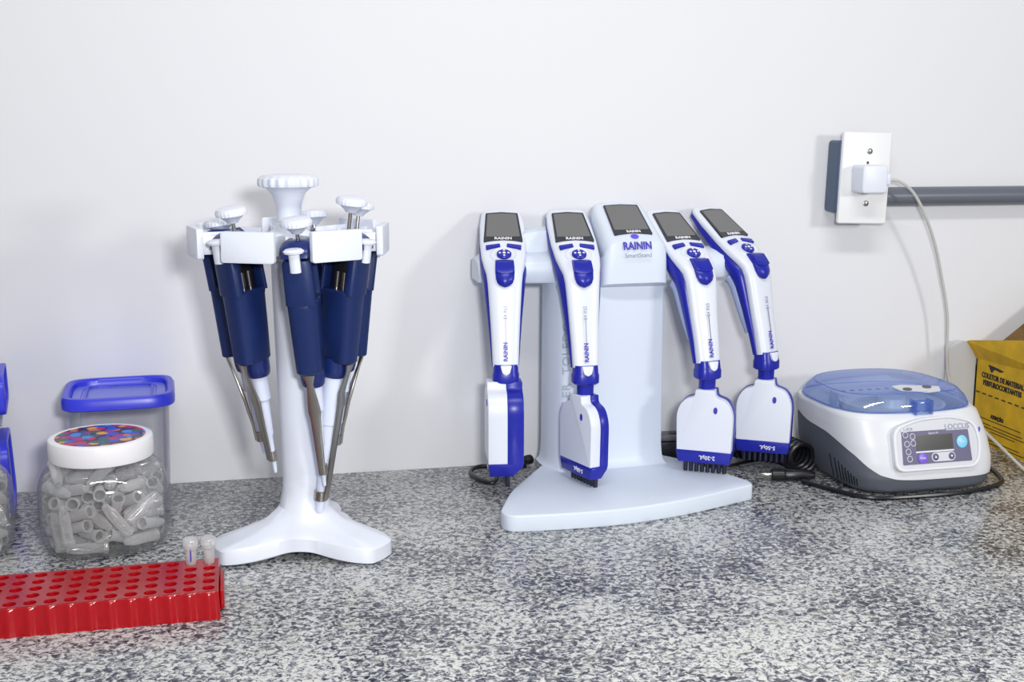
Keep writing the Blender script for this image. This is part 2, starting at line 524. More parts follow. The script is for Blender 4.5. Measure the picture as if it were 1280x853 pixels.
    def out(g, cut=0.0):
        return [(-.0105 - g, .002), (.0105 + g, .002, .001), (.0115 + g, -.006, .003), (.024 + g, -.010, .008), (.0312 + g, -.024, .010), (.0300 + g, -(h - cut), .001), (-.0300 - g, -(h - cut), .001), (-.0312 - g, -.024, .010), (-.024 - g, -.010, .008), (-.0115 - g, -.006, .003)]
    B().prism(round_poly(out(0, .014), .002, 5), -mt * .62, .001).build('manifold_cover', M['white'], m, bevel=.0032, seg=3, angle=50)
    B().prism(round_poly(out(.0008, .013), .003, 5), -.0005, mt * .5).build('manifold_back', M['blue'], m, bevel=.002, angle=50)
    B().loft([[Vector((q * w, y, z)) for q, y in ((-1, a), (1, a), (1, b_), (-1, b_))] for z, w, a, b_ in ((-(h - .0145), .0312, -mt * .60, mt * .5), (-(h - .010), .0306, -mt * .60, mt * .46), (-h, .0285, -mt * .57, mt * .16))]).build('label_strip', M['blue'], m, bevel=.0012)
    B().lathe([(.0028, 0), (.0028, .0006)], 24, Matrix.Translation((.0120, -mt * .62, -.020)) @ Matrix.Rotation(PI / 2, 4, 'X') @ Matrix.Diagonal((.8, 1.35, 1, 1))).build('oval_mark', M['ink'], m)
    text(volume, .0062, M['whiteink'], basis((.004 if volume[0] == '2' else .006, -mt * .60 - .0001, -(h - .0068)), (-1, 0, 0), (0, 0, -1)), m, bold=.0001)
    for i in range(8):
        x = (i - 3.5) * .0062
        T = Matrix.Translation((x, 0, -h))
        B().lathe([(.0024, -.0125), (.0026, -.011), (.0024, -.010), (.0028, -.001), (.0028, .001)], 12, T).build('nozzle', M['nozzle'], m)
    return r
multichannel(.259, -.110, .241, -9, -97, 'white and blue electronic pipette hanging at the left end, channel head turned edge-on', mh=.098, mt=.034, neck=False)
multichannel(.339, -.137, .242, -2, -72, 'white and blue electronic pipette left of the central display, channel head turned sideways', mh=.086)
multichannel(.4775, -.130, .240, 12, -31, 'white and blue electronic pipette next right of the central display', mh=.081, volume='2-20\u00b5L')
multichannel(.558, -.100, .241, 24, -31, 'white and blue electronic pipette hanging at the right end nearest the centrifuge', mh=.083)

# ================================================================== the stand they hang on
st = empty('charging_stand', (.375, -.13, 0), 0, 'white charging stand with central display and swept base holding four electronic pipettes', 'pipette stand')
OX, OY = .375, -.13
base_out = [(.229, -.229, .008), (.234, -.246, .012), (.286, -.2505, .03), (.353, -.249, .06), (.428, -.232, .06), (.515, -.196, .004), (.5165, -.182, .006), (.499, -.142, .02), (.476, -.087, .02), (.452, -.055, .01), (.318, -.060, .02), (.284, -.115, .02), (.253, -.166, .02)]
bo = round_poly([(x - OX, y - OY, q) for x, y, q in base_out], .004, 5)
B().slab(bo, 0, .0175).build('base', M['stand'], st, bevel=.0018, seg=3, angle=50)
def column_out(g, y0=0.0):
    q = [(.314 - g, -.040, .01), (.3145 - g, -.074 - g * .3, .012), (.322 - g * .6, -.100 - g, .014), (.332, -.104 - g * 1.3 - y0, .010), (.446 + g, -.092 - g * 1.3 - y0, .0015), (.449 + g, -.040, .001)]
    return round_poly([(x - OX, y - OY, k) for x, y, k in q], .004, 5)
B().loft([[Vector((x, y, z)) for x, y in column_out(g)] for z, g in ((.0172, .006), (.0185, .004), (.022, .002), (.028, .0008), (.040, 0), (.245, -.001))]).build('column', M['stand'], st)
text('METTLER  TOLEDO', .0135, M['emboss'], basis((.3300 - OX, -.1044 - OY, .122), (0, 0, 1), (-1, -.10, 0)), st, bold=.0001, spacing=1.15)
# cross bar, swept back to both ends
def bar_arc(t):                                      # t -1..1
    x = .388 + .150 * t
    return x, -.088 + .018 * t * t + (0.010 * t if t > 0 else 0) * 0
rings = []
N = 28
for k in range(N + 1):
    t = -1 + 2 * k / N
    x, y = bar_arc(t)
    e = min(1.0, math.sqrt(max(0, 1 - ((abs(t) - .94) / .06) ** 2)) if abs(t) > .94 else 1.0)
    e = max(e, .55)
    prof = [(-.004, .2285), (-.006, .2310), (-.0065, .2480), (-.0035, .2535), (.008, .2590), (.020, .2620), (.030, .2620), (.038, .2580), (.040, .2500), (.040, .2285)]
    rings.append([Vector((x - OX, y + q * (1 if q > 0 else e) + (1 - e) * .012 - OY, .2285 + (z - .2285) * (.35 + .65 * e))) for q, z in prof])
B().loft(rings).build('cross_bar', M['stand'], st)
rings = []
for k in range(15):
    t = -1 + 2 * k / 14
    x = .362 + .094 * t
    e = max(.15, math.sqrt(max(0, 1 - abs(t) ** 6)))
    rings.append([Vector((x - OX, y - OY, .255 + (z - .255) * e)) for y, z in ((-.066, .255), (-.066, .264), (-.060, .284), (-.052, .287), (-.036, .287), (-.030, .282), (-.030, .255))])
B().loft(rings).build('rear_rail', M['stand'], st)
# central head with its own display
hd = empty('display_head', (.4060 - OX, -.111 - OY, .2745), R(4)); hd.parent = st
up = Vector((0, .826, .563))
rings = []
for s_, wl, wr, dd in ((-.108, .037, .038, .030), (-.104, .038, .039, .034), (-.070, .037, .0385, .038), (-.030, .035, .0375, .040), (.000, .0330, .0360, .038), (.030, .0325, .0335, .034), (.055, .0325, .0310, .028), (.0665, .0310, .0290, .022), (.0700, .0285, .0260, .016), (.0705, .020, .020, .008)):
    if s_ < -.005:
        c = Vector((0, -.002 + .10 * (s_ + .0), .0)) + Vector((0, .006, (s_ + .0) * .42))
        c = Vector((0, -.0015 - .0 * s_, s_ * .42)); nn = Vector((0, -1, .35)).normalized()
    else:
        c = up * s_; nn = Vector((0, -.563, .826))
    ring = []
    for x, q in se(1, 1, 4.5, 32):
        w = wr if x > 0 else wl
        xx = x * w
        dep = (1 - q) * dd / 2
        xx *= 1 + .12 * (dep / .04)                # flanks splay out towards the back
        ring.append(c + Vector((xx, 0, 0)) - nn * dep)
    rings.append(ring)
B().loft(rings).build('head_shell', M['stand'], hd)
def cT(s_, off=0.0005): return basis(up * s_ + Vector((0, -.563, .826)) * off, (1, 0, 0), up)
T = cT(.0400)
d = B().prism(round_poly([(-.0225, -.0285), (-.0205, .0240), (0, .0255), (.0205, .0240), (.0225, -.0285), (0, -.0255)], .0015), -.0004, .003, T).build('display', M['bezel'], hd)
B().prism(round_poly([(-.0203, -.0200), (-.0188, .0224), (0, .0237), (.0188, .0224), (.0203, -.0200)], .001), -.0007, .001, T).build('screen', M['screen'], d)
text('RAININ', .0050, M['whiteink'], T @ Matrix.Translation((.001, -.0008, -.0235)), d, bold=.00015)
T = cT(.0085)
B().lathe([(.0042, 0), (.0042, .0006)], 24, T @ Matrix.Rotation(PI / 2, 4, 'X') @ Matrix.Diagonal((1.1, .9, 1, 1))).build('round_mark', M['violetdot'], hd)
fr = basis((0, -.0022, -.0045), (1, 0, 0), (0, .35, 1))
text('RAININ', .0118, M['ink'], fr @ Matrix.Translation((0, -.0004, 0)), hd, bold=.0004, sx=.86, depth=.0001)
text('SmartStand', .0072, M['greyink'], fr @ Matrix.Translation((0, -.0004, -.0105)), hd, sx=.95, depth=.0001)

# ================================================================== mains adapter and leads behind the stand
ad = empty('power_adapter', (.492, -.028, 0), R(-4), 'black mains adapter block on the worktop behind the pipette stand', 'power adapter')
B().box((-.045, -.012, 0), (.03, .014, .026)).build('casing', M['black'], ad, bevel=.003)
B().box((-.044, -.011, .0262), (.029, .013, .0335)).build('top_cover', M['darkgrey'], ad, bevel=.002)
for x in (-.014, .010): B().box((x, -.006, .0325), (x + .016, .002, .0345)).build('slot', M['black'], ad)
tag(B().tube(smooth_path([(.300, -.030, .0035), (.282, -.038, .006), (.262, -.060, .006), (.250, -.085, .003), (.236, -.066, .003), (.232, -.040, .003), (.243, -.020, .003), (.262, -.018, .003), (.290, -.022, .004)]), .0026, 8).build('power_lead', M['black']), 'thin black lead looping on the worktop under the leftmost electronic pipette', 'cable')
tag(B().tube(smooth_path([(.268, -.034, .010), (.285, -.031, .0105), (.303, -.028, .011), (.306, -.027, .011)]), [.0045] * 8 + [.0055] * 8 + [.006] * 9, 10).build('barrel_plug', M['black']), 'black barrel plug of a lead beside the left edge of the stand column', 'plug')
tag(B().tube(smooth_path([(.458, -.040, .004), (.475, -.052, .004), (.497, -.070, .004), (.530, -.078, .004), (.560, -.068, .004), (.585, -.058, .004)]), .0023, 8).build('adapter_lead', M['black']), 'black lead running from the mains adapter towards the coiled cord', 'cable')

# ================================================================== carousel stand
CX, CY = .0355, -.239
cr = empty('carousel_stand', (CX, CY, 0), 0, 'white rotating pipette stand with three-legged base and ribbed top knob', 'pipette stand')
legs = [200, 320, 80]
def leg_r(a):
    d = min(abs((a - l + 180) % 360 - 180) for l in legs)
    return min(.0900, .0450 + .0530 * ((1 + math.cos(R(3 * d))) / 2) ** 2.0), d
A = [i * 2.5 for i in range(144)]
def crow(fn): return [Vector((*[fn(a)[0] * q for q in (math.cos(R(a)), math.sin(R(a)))], fn(a)[1])) for a in A]
def lift(d): return .008 * (1 - math.cos(R(3 * d))) / 2
rows = [crow(lambda a: (.017, .002 + .012)), crow(lambda a: (leg_r(a)[0] * .93, lift(leg_r(a)[1]))), crow(lambda a: (leg_r(a)[0], .0015 + lift(leg_r(a)[1]))), crow(lambda a: (leg_r(a)[0], .0140 + lift(leg_r(a)[1]) * .95)),
        crow(lambda a: (leg_r(a)[0] - .002, .0162 + lift(leg_r(a)[1]) * .95)), crow(lambda a: (leg_r(a)[0] * .55 + .013, .0225 + lift(leg_r(a)[1]) * .55)), crow(lambda a: (leg_r(a)[0] * .2 + .0215, .0300)), crow(lambda a: (.0238, .042)), crow(lambda a: (.0205, .058)), crow(lambda a: (.0198, .075))]
B().loft(rows, True, True).build('tripod_base', M['white'], cr)
LEAN = -.0085                                      # the pole stands a touch off plumb
B().loft([[Vector((x + LEAN * (z - .06) / .24, y, z)) for x, y in se(q, q, 2, 48)] for q, z in ((.0200, .060), (.0198, .075), (.0190, .12), (.0180, .19), (.0170, .25), (.0160, .283))]).build('pole', M['white'], cr)
LT = Matrix.Translation((LEAN * .7, 0, 0))
hub = B()
hub.lathe([(.0145, .276), (.0235, .280), (.0240, .300), (.0150, .306), (.0120, .312)], 40, LT)
for k in range(7):
    a = R(-90 + 25.714 + k * 51.43)
    T = LT @ Matrix.Rotation(a + PI / 2, 4, 'Z')   # local -y points outwards
    hub.box((-.0155, -.084, .2870), (.0155, -.015, .2925), T)
    hub.box((-.0165, -.083, .2870), (-.0140, -.045, .3045), T)
    hub.box((.0140, -.083, .2870), (.0165, -.045, .3045), T)
hub.build('arm_ring', M['white'], cr, bevel=.0008)
for k in range(7):
    a = R(-90 + 25.714 + k * 51.43)
    T = LT @ Matrix.Rotation(a + PI / 2, 4, 'Z')
    B().prism(rrect(-.0245, .2835, .0245, .3105, .0025), -.0890, -.0830, T).build('label_plate', M['white'], cr, bevel=.0006)
B().lathe([(.0118, .300), (.0112, .318), (.0118, .328), (.0150, .338), (.0205, .3435), (.0262, .3450), (.0272, .3475), (.0268, .3520), (.0235, .3548), (.0120, .3562), (.0001, .3565)], 160, LT, flute=20, fa=.028, fz=(.3440, .3530)).build('top_knob', M['white'], cr)

# ================================================================== manual pipettes on the carousel
def pipette(T0, P0, az, rod, label, fat=False):
    Tp, P = Vector(T0), Vector(P0)
    ax = (Tp - P).normalized(); L = (Tp - P).length
    outw = Vector((math.sin(R(az)), -math.cos(R(az)), 0))
    r = empty('manual_pipette', P, 0, label, 'pipette', 'navy manual pipettes on the carousel')
    r.matrix_world = basis(P, outw - ax * outw.dot(ax), ax)
    zt = L - rod; zb = zt - .132; zc = zb + .015
    # shaft
    if fat: prof = [(.0030, .0), (.0042, .003), (.0045, .012), (.0048, .035), (.0055, .050), (.0080, .068), (.0084, .088), (.0094, .089), (.0100, zb + .002)]
    else: prof = [(.0012, .0), (.0017, .002), (.0026, .020), (.0030, zb * .38), (.0042, zb * .40), (.0052, zb * .74), (.0072, zb * .76), (.0078, zb + .002)]
    B().lathe(prof, 20).build('shaft', M['shaft'], r)
    cw = .0125 if fat else .0112
    B().lathe([(cw * .80, zb - .001), (cw * .92, zb + .0005), (cw, zb + .006), (cw * 1.02, zc + .003)], 28).build('collar', M['navyb'], r)
    # body
    z1 = zt - .050; s_ = -1 if az < 0 else 1
    def ring(z, x0, x1, hy, e=3.2, y=0): return [Vector((x, q, z)) for x, q in se((x1 - x0) / 2, hy, e, 28, (x0 + x1) / 2, y)]
    B().loft([ring(zc, -.0110, .0190, .0105), ring(zc + .0015, -.0122, .0205, .0117), ring(zc + .03, -.0145, .0200, .0128), ring(zc + .06, -.0165, .0195, .0138), ring(z1 - .002, -.0180, .0195, .0144), ring(z1, -.0165, .0180, .0130)]).build('handle', M['navy'], r)
    B().loft([ring(z1 - .003, -.0178, -.0125, .0125), ring(zt - .004, -.0170, -.0125, .0110)]).build('inner_wall', M['navy'], r)
    B().loft([ring(z1 - .003, .0075, .0200, .0132), ring(zt - .016, .0080, .0205, .0128), ring(zt - .013, .0090, .0195, .0115)]).build('button_housing', M['navy'], r)
    B().loft([ring(z1 - .003, -.0178, .010, .0040, y=.0095 * s_), ring(zt - .002, -.0170, .010, .0035, y=.0095 * s_), ring(zt, -.0155, .009, .0025, y=.0095 * s_)]).build('back_wall', M['navy'], r)
    B().loft([ring(z1 - .003, -.0120, .0090, .0080, 3, .002 * s_), ring(zt - .007, -.0115, .0085, .0075, 3, .002 * s_)]).build('core', M['black'], r)
    for x in (-.0030, .0045): B().lathe([(.0022, z1 - .004), (.0022, z1 + .016)], 14, Matrix.Translation((x, -.0052 * s_, 0))).build('barrel', M['brass'], r)
    # finger hook over the rim
    rings = []
    for i in range(13):
        t = i / 12; a = R(195 - 195 * t)
        c = Vector((.003 + .0165 * math.cos(a), 0, zt - .010 + .0105 * math.sin(a)))
        n_ = Vector((math.cos(a), 0, math.sin(a)))
        rings.append([c + n_ * q * 1.0 + Vector((0, x, 0)) for x, q in se(.0120, .0022, 3, 12)])
    B().loft(rings).build('finger_hook', M['navyb'], r)
    B().lathe([(.0048, zt - .022), (.0048, zt - .006), (.0085, zt - .0048), (.0092, zt - .003), (.0070, zt - .0012), (.0001, zt - .0008)], 24, Matrix.Translation((.0215, 0, 0)) @ Matrix.Diagonal((.75, 1, 1, 1))).build('ejector_button', M['white'], r)
    B().lathe([(.0018, zt - .030), (.0018, L - .006)], 12).build('plunger_rod', M['metal'], r)
    B().lathe([(.0045, L - .0145), (.0060, L - .0125), (.0105, L - .0085), (.0135, L - .0075), (.0140, L - .0045), (.0125, L - .0015), (.0065, L), (.0001, L)], 96, flute=24, fa=.02, fz=(L - .0080, L - .0040)).build('plunger_button', M['white'], r)
    # metal ejector arm: a strip from under the handle in to the shaft and down to a ring
    pts = [(.0165, zc - .001, .0055, .0011), (.0150, zc - .010, .0030, .0011), (.0105, zb - .014, .0052, .0013), (.0082, zb - .024, .0060, .0016), (.0075, zb - .030, .0050, .0015), (.0064 if not fat else .0088, zb * .50, .0042, .0014), (.0048 if not fat else .0070, .030, .0036, .0013), (.0042 if not fat else .0055, .014, .0034, .0012)]
    if fat: pts[3] = (.0115, zb - .024, .0060, .0016); pts[4] = (.0108, zb - .030, .0050, .0015)
    rings = []
    for x, z, hy, hx in pts: rings.append([Vector((x + q, y, z)) for y, q in se(hy, hx, 4, 12)])
    e_ = B().loft(rings).build('ejector_arm', M['metal'], r)
    rr = .0045 if not fat else .0062
    B().lathe([(rr - .0008, .012), (rr, .0125), (rr, .0215), (rr - .0008, .022)], 20).build('ejector_ring', M['metal'], r)
    return r
pipette((-.022, -.283, .330), (.009, -.258, .080), -51, .024, 'navy manual pipette at the front left of the carousel, window under the front left plate')
pipette((-.034, -.222, .316), (-.001, -.232, .092), -103, .012, 'shorter navy manual pipette half hidden behind the front left one')
pipette((.033, -.310, .322), (.053, -.278, .070), -14, .022, 'navy manual pipette in the front slot before the pole, its wide steel arm facing out')
pipette((.054, -.177, .319), (.066, -.200, .074), 154, .022, 'navy manual pipette behind the pole, mostly hidden by the front one')
pipette((.084, -.287, .338), (.048, -.262, .040), 51, .034, 'long navy manual pipette with thick white shaft at the front right', fat=True)
pipette((.096, -.222, .330), (.066, -.230, .084), 103, .030, 'navy manual pipette at the far right of the carousel behind the thick one')

# ================================================================== round-shouldered sweet jar full of tubes
TUBES = [[float(q) for q in l.split(',')] for l in """0.0187,0.0272,0.0074,0.713,0.541,-0.445,-0.043
-0.0042,0.0406,0.0074,0.672,0.393,0.579,0.242
0.0046,-0.0138,0.0074,0.152,-0.523,0.466,-0.698
0.0224,0.0038,0.0075,0.341,0.616,0.333,0.627
-0.0318,0.0142,0.0075,0.611,0.273,0.646,0.368
-0.0317,-0.0218,0.0076,0.522,0.517,0.477,0.482
-0.0229,0.0034,0.0076,0.64,0.244,0.656,0.316
-0.033,-0.0092,0.0078,0.226,-0.677,0.181,-0.676
0.0288,-0.0124,0.0078,0.588,0.583,0.37,0.421
-0.0184,-0.0437,0.008,0.188,-0.659,0.253,-0.683
0.0474,0.0084,0.0087,0.33,0.322,0.624,-0.631
0.0299,-0.0407,0.0109,0.405,-0.738,-0.024,-0.539
0.0065,0.0489,0.0122,0.429,-0.485,0.573,-0.502
0.0015,-0.03,0.0127,0.787,0.037,0.544,0.288
0.0148,-0.0384,0.0131,0.793,0.169,-0.51,0.288
0.0049,0.0277,0.0149,0.188,0.311,0.37,0.855
-0.0249,0.0273,0.0155,0.216,-0.039,-0.835,-0.505
0.0395,0.0158,0.017,0.864,0.414,0.285,-0.039
-0.0123,0.0271,0.0174,0.157,0.386,-0.552,0.722
0.0138,0.0088,0.0177,0.02,-0.705,-0.101,-0.702
-0.0493,-0.0094,0.018,0.572,-0.799,0.157,0.099
0.0278,0.0311,0.0183,0.692,-0.493,0.525,-0.049
-0.0182,-0.0132,0.0188,0.375,0.734,0.079,0.561
0.0306,-0.0152,0.0193,0.149,0.092,0.675,0.717
-0.0249,0.0026,0.0193,0.614,-0.186,0.68,-0.355
-0.0155,-0.0361,0.0195,0.736,0.588,0.335,0.005
-0.035,0.0302,0.0213,0.648,0.736,0.108,-0.163
0.042,-0.0307,0.0223,0.786,0.544,-0.265,-0.122
0.0153,0.0485,0.023,0.721,-0.238,-0.616,0.211
0.0204,-0.0013,0.0234,0.674,0.21,0.378,0.599
0.0477,0.0221,0.0241,0.911,0.381,0.111,-0.115
-0.0431,-0.0338,0.0241,0.063,0.398,0.914,0.046
-0.0049,0.033,0.0242,0.644,0.389,0.558,-0.349
-0.028,-0.0331,0.0255,0.78,0.354,0.481,-0.187
0.0081,-0.0351,0.0258,0.56,0.528,0.469,0.433
0.0192,-0.0127,0.0262,0.456,-0.444,0.204,-0.744
-0.0209,0.0343,0.0269,0.455,-0.447,-0.623,-0.453
0.0222,0.0178,0.0271,0.641,0.04,0.72,0.263
-0.0267,-0.0176,0.0277,0.202,0.685,-0.079,0.696
-0.0005,-0.0154,0.0279,0.089,-0.219,-0.825,-0.513
-0.0489,0.0196,0.0288,0.028,0.222,0.97,0.093
-0.0219,0.007,0.0299,0.548,0.52,0.482,0.443
0.0464,-0.0052,0.03,0.159,0.054,0.293,0.941
-0.025,-0.0044,0.03,0.31,0.667,0.179,0.653
0.0342,-0.0223,0.0303,0.683,0.049,0.691,0.232
-0.0359,-0.0427,0.0324,0.015,0.991,-0.124,0.046
0.0187,0.0409,0.0325,0.779,-0.215,-0.565,-0.165
-0.0012,0.0396,0.0338,0.196,-0.609,0.24,0.73
-0.0329,0.0322,0.0339,0.47,-0.156,0.623,0.606
-0.0077,-0.0395,0.0345,0.215,0.211,-0.529,-0.793
0.0091,-0.0497,0.0352,0.074,-0.944,0.135,-0.292
-0.0502,0.0006,0.0354,0.449,0.138,0.282,-0.836
-0.0454,0.0319,0.0357,0.777,-0.018,0.005,-0.629
0.0271,0.012,0.0361,0.341,0.332,0.528,0.703
0.0062,0.0135,0.038,0.577,0.75,0.155,-0.285
-0.0397,-0.0094,0.0386,0.426,0.78,0.191,-0.416
0.0334,-0.0298,0.0391,0.593,0.192,0.601,0.501
-0.0249,-0.0378,0.0393,0.749,0.548,0.188,0.32
0.0209,-0.0146,0.0406,0.853,0.081,0.502,-0.118
0.0449,0.0315,0.0413,0.118,-0.939,0.288,0.146
-0.0026,0.0242,0.0416,0.377,-0.299,-0.165,-0.861
-0.0381,0.0119,0.0418,0.574,-0.321,0.752,0.044
0.0231,0.0335,0.0419,0.28,-0.37,-0.473,-0.749
0.0336,-0.0413,0.0425,0.183,0.878,0.092,-0.434
0.0377,0.0408,0.0427,0.982,0.142,0.121,0.022
0.0099,-0.038,0.0434,0.875,0.347,0.177,-0.288
-0.0096,-0.009,0.0435,0.509,0.068,0.577,0.635
0.0267,-0.0036,0.0438,0.386,0.563,0.2,0.703
-0.035,-0.0229,0.044,0.77,0.507,-0.118,-0.368
-0.0018,-0.0252,0.0445,0.468,0.236,-0.583,0.621
-0.0004,0.0422,0.0456,0.561,0.205,-0.57,-0.564
-0.0217,0.0392,0.0457,0.425,0.676,0.593,0.106
0.024,0.0075,0.0472,0.634,0.319,0.625,0.324
-0.0277,-0.0075,0.0476,0.19,-0.784,-0.25,-0.536
-0.0033,0.0139,0.0481,0.439,0.359,0.29,0.77
0.0209,-0.0346,0.0485,0.759,0.557,0.097,0.324
-0.0225,0.0123,0.0502,0.387,-0.232,0.781,0.431
-0.0256,-0.0324,0.0502,0.464,0.469,0.432,-0.614
-0.0398,0.0205,0.051,0.292,0.252,0.775,0.501
0.0161,0.0354,0.0514,0.543,-0.51,-0.367,-0.557
0.0498,0.007,0.0519,0.851,0.468,-0.121,0.207
0.0074,-0.0227,0.052,0.04,-0.206,-0.728,-0.653
0.0275,0.0327,0.0531,0.544,0.697,-0.419,0.206
-0.0142,-0.0176,0.0545,0.653,0.641,-0.294,0.276
0.0478,-0.0199,0.0546,0.682,0.455,0.188,-0.541
-0.0105,0.0214,0.0558,0.727,0.621,-0.242,0.165
0.0178,-0.0241,0.0569,0.196,-0.453,-0.63,-0.599
-0.0356,0.0111,0.0583,0.286,0.681,0.475,-0.478
-0.0184,0.0362,0.0588,0.107,-0.367,-0.484,-0.787
0.0359,0.0149,0.0594,0.158,0.643,0.234,0.712
-0.004,-0.0365,0.0599,0.532,0.486,-0.478,0.502
0.036,0.0029,0.061,0.325,0.398,0.315,0.798
-0.0407,-0.0284,0.0617,0.474,-0.676,0.219,0.52
-0.0245,-0.0331,0.0626,0.385,-0.75,0.271,0.464
0.0252,-0.037,0.063,0.293,0.066,0.745,0.596
-0.0034,0.0369,0.0635,0.242,-0.008,0.837,0.491
0.018,-0.0044,0.0637,0.778,0.253,0.53,0.222
0.0308,0.0251,0.0637,0.44,0.484,0.417,0.631
0.0078,0.0329,0.0656,0.553,-0.355,0.597,0.46
-0.0252,-0.0044,0.0658,0.238,-0.573,-0.128,-0.774
0.0057,-0.0343,0.0658,0.089,-0.156,-0.74,-0.648
-0.0196,0.0245,0.067,0.275,-0.122,0.564,0.769
-0.0399,0.0273,0.067,0.345,-0.844,-0.279,-0.3
-0.0169,-0.0136,0.0672,0.637,-0.16,0.744,0.119
-0.0394,-0.0022,0.0694,0.904,-0.092,0.404,-0.106
-0.0358,0.0099,0.0704,0.231,0.534,0.233,0.779
-0.0069,0.0129,0.071,0.052,0.247,-0.22,-0.942
0.0319,0.0372,0.0719,0.479,0.015,0.533,-0.697
-0.0037,-0.0227,0.0721,0.716,-0.336,0.522,0.319
0.0286,-0.0194,0.0721,0.117,0.597,-0.188,0.771
0.023,0.0182,0.0724,0.314,0.022,-0.635,-0.706
-0.034,0.036,0.0738,0.384,-0.302,0.833,0.258
0.0416,-0.0035,0.0739,0.469,0.858,-0.162,0.134
0.003,0.0053,0.074,0.279,0.584,0.669,0.367
0.0185,-0.0406,0.076,0.209,-0.755,0.018,-0.621
-0.0414,-0.0209,0.0764,0.813,-0.58,-0.056,0.008
-0.0295,-0.0297,0.0765,0.281,-0.144,-0.538,-0.781
-0.0025,0.0298,0.0779,0.415,-0.515,0.334,0.672
-0.0054,-0.038,0.0784,0.18,0.504,0.383,0.753
-0.0119,-0.0175,0.0784,0.062,-0.351,-0.373,-0.857
0.0154,0.0113,0.0795,0.729,-0.613,0.002,0.304
0.0233,-0.0265,0.0806,0.743,-0.032,0.541,-0.393
-0.0337,0.0167,0.0819,0.362,0.035,0.727,0.583
0.0271,0.0113,0.083,0.649,0.745,0.024,0.153
0.0289,-0.0165,0.0834,0.585,-0.56,-0.54,0.23
-0.0066,-0.0264,0.0836,0.742,-0.36,0.563,-0.046
0.0123,0.043,0.0838,0.34,-0.508,-0.769,0.186
0.0306,0.0336,0.0858,0.635,0.024,0.493,-0.595
-0.0206,-0.0049,0.087,0.481,0.385,0.566,-0.548
0.0428,-0.0027,0.0875,0.377,-0.16,-0.46,-0.788
0.0127,-0.0418,0.0882,0.093,-0.641,-0.127,0.751
-0.0366,-0.0243,0.0895,0.022,0.391,-0.624,0.676""".split()]
def jar(x, y, rz, label, lid=True):
    j = empty('plastic_jar', (x, y, 0), rz, label, 'jar')
    prof = [(.0002, .046), (.0010, .051), (.0045, .0555), (.012, .0592), (.024, .0602), (.050, .0602), (.062, .0597), (.072, .0560), (.079, .0505), (.0835, .0450), (.0860, .0440), (.0925, .0440)]
    rings = []
    for z, w in prof:
        t = min(1, max(0, (z - .060) / .024)); e = 2.9 * (1 - t) + 2.0 * t
        rings.append([Vector((a, b, z)) for a, b in se(w, w, e, 64)])
    rings = [[Vector((q.x * .02, q.y * .02, .0040)) for q in rings[0]], [Vector((q.x * .8, q.y * .8, .0030)) for q in rings[0]]] + rings
    B().loft(rings, True, False).build('jar_body', M['jar'], j)
    if lid:
        l = B().lathe([(.0460, .0860), (.0480, .0865), (.0485, .0880), (.0485, .1035), (.0478, .1054), (.0460, .1064), (.0425, .1064), (.0420, .1060), (.0001, .1060)], 96, flute=0).build('screw_lid', M['lidwhite'], j)
        B().lathe([(.0416, .1059), (.0416, .1063)], 64).build('lid_print', M['candy'], l)
    return j
JX, JY, JR = -.1545, -.186, R(8)
jar(JX, JY, JR, 'clear plastic jar with white screw lid printed with coloured chocolate beans, full of tubes')
JX2, JY2 = -.2975, -.190
jar(JX2, JY2, JR, 'clear plastic jar cut off by the left edge of the picture')
b = B()
b.lathe([(.0012, -.0190), (.0030, -.0180), (.0052, -.0085), (.0052, .0150)], 12, cap1=False)
b.lathe([(.0052, .0150), (.0063, .0155), (.0063, .0175), (.0060, .0190), (.0050, .0190), (.0047, .0150)], 12, cap0=False, cap1=False)
first = b.build('sample_tube', M['tube'])
def fits(t):                                       # keep the tubes clear of the neck of the jar
    for e in (-.019, .019):
        q = Vector(t[:3]) + Quaternion(t[3:7]) @ Vector((0, 0, e))
        if q.z > .083 or (q.z > .071 and math.hypot(q.x, q.y) > .0435): return False
    return True
TUBES = [t for t in TUBES if fits(t)]
mj = Matrix.Translation((JX, JY, .0012)) @ Matrix.Rotation(JR, 4, 'Z')
mj2 = Matrix.Translation((JX2, JY2, .0012)) @ Matrix.Rotation(JR, 4, 'Z')
used = False
for t in TUBES:
    Mt = Matrix.Translation(Vector(t[:3]) * 1.0) @ Quaternion(t[3:7]).to_matrix().to_4x4()
    o = first if not used else first.copy()
    if used: C.objects.link(o)
    used = True
    o.matrix_world = mj @ Mt
    tag(o, 'empty milky sample tube lying loose in the jar with the coloured lid', 'tube', 'tubes in the jar with the coloured lid')
for t in TUBES:
    if t[0] < .012: continue
    Mt = Matrix.Translation(Vector(t[:3])) @ Quaternion(t[3:7]).to_matrix().to_4x4()
    o = first.copy(); C.objects.link(o)
    o.matrix_world = mj2 @ Mt
    tag(o, 'empty milky sample tube in the jar cut off by the left edge', 'tube', 'tubes in the jar at the left edge')

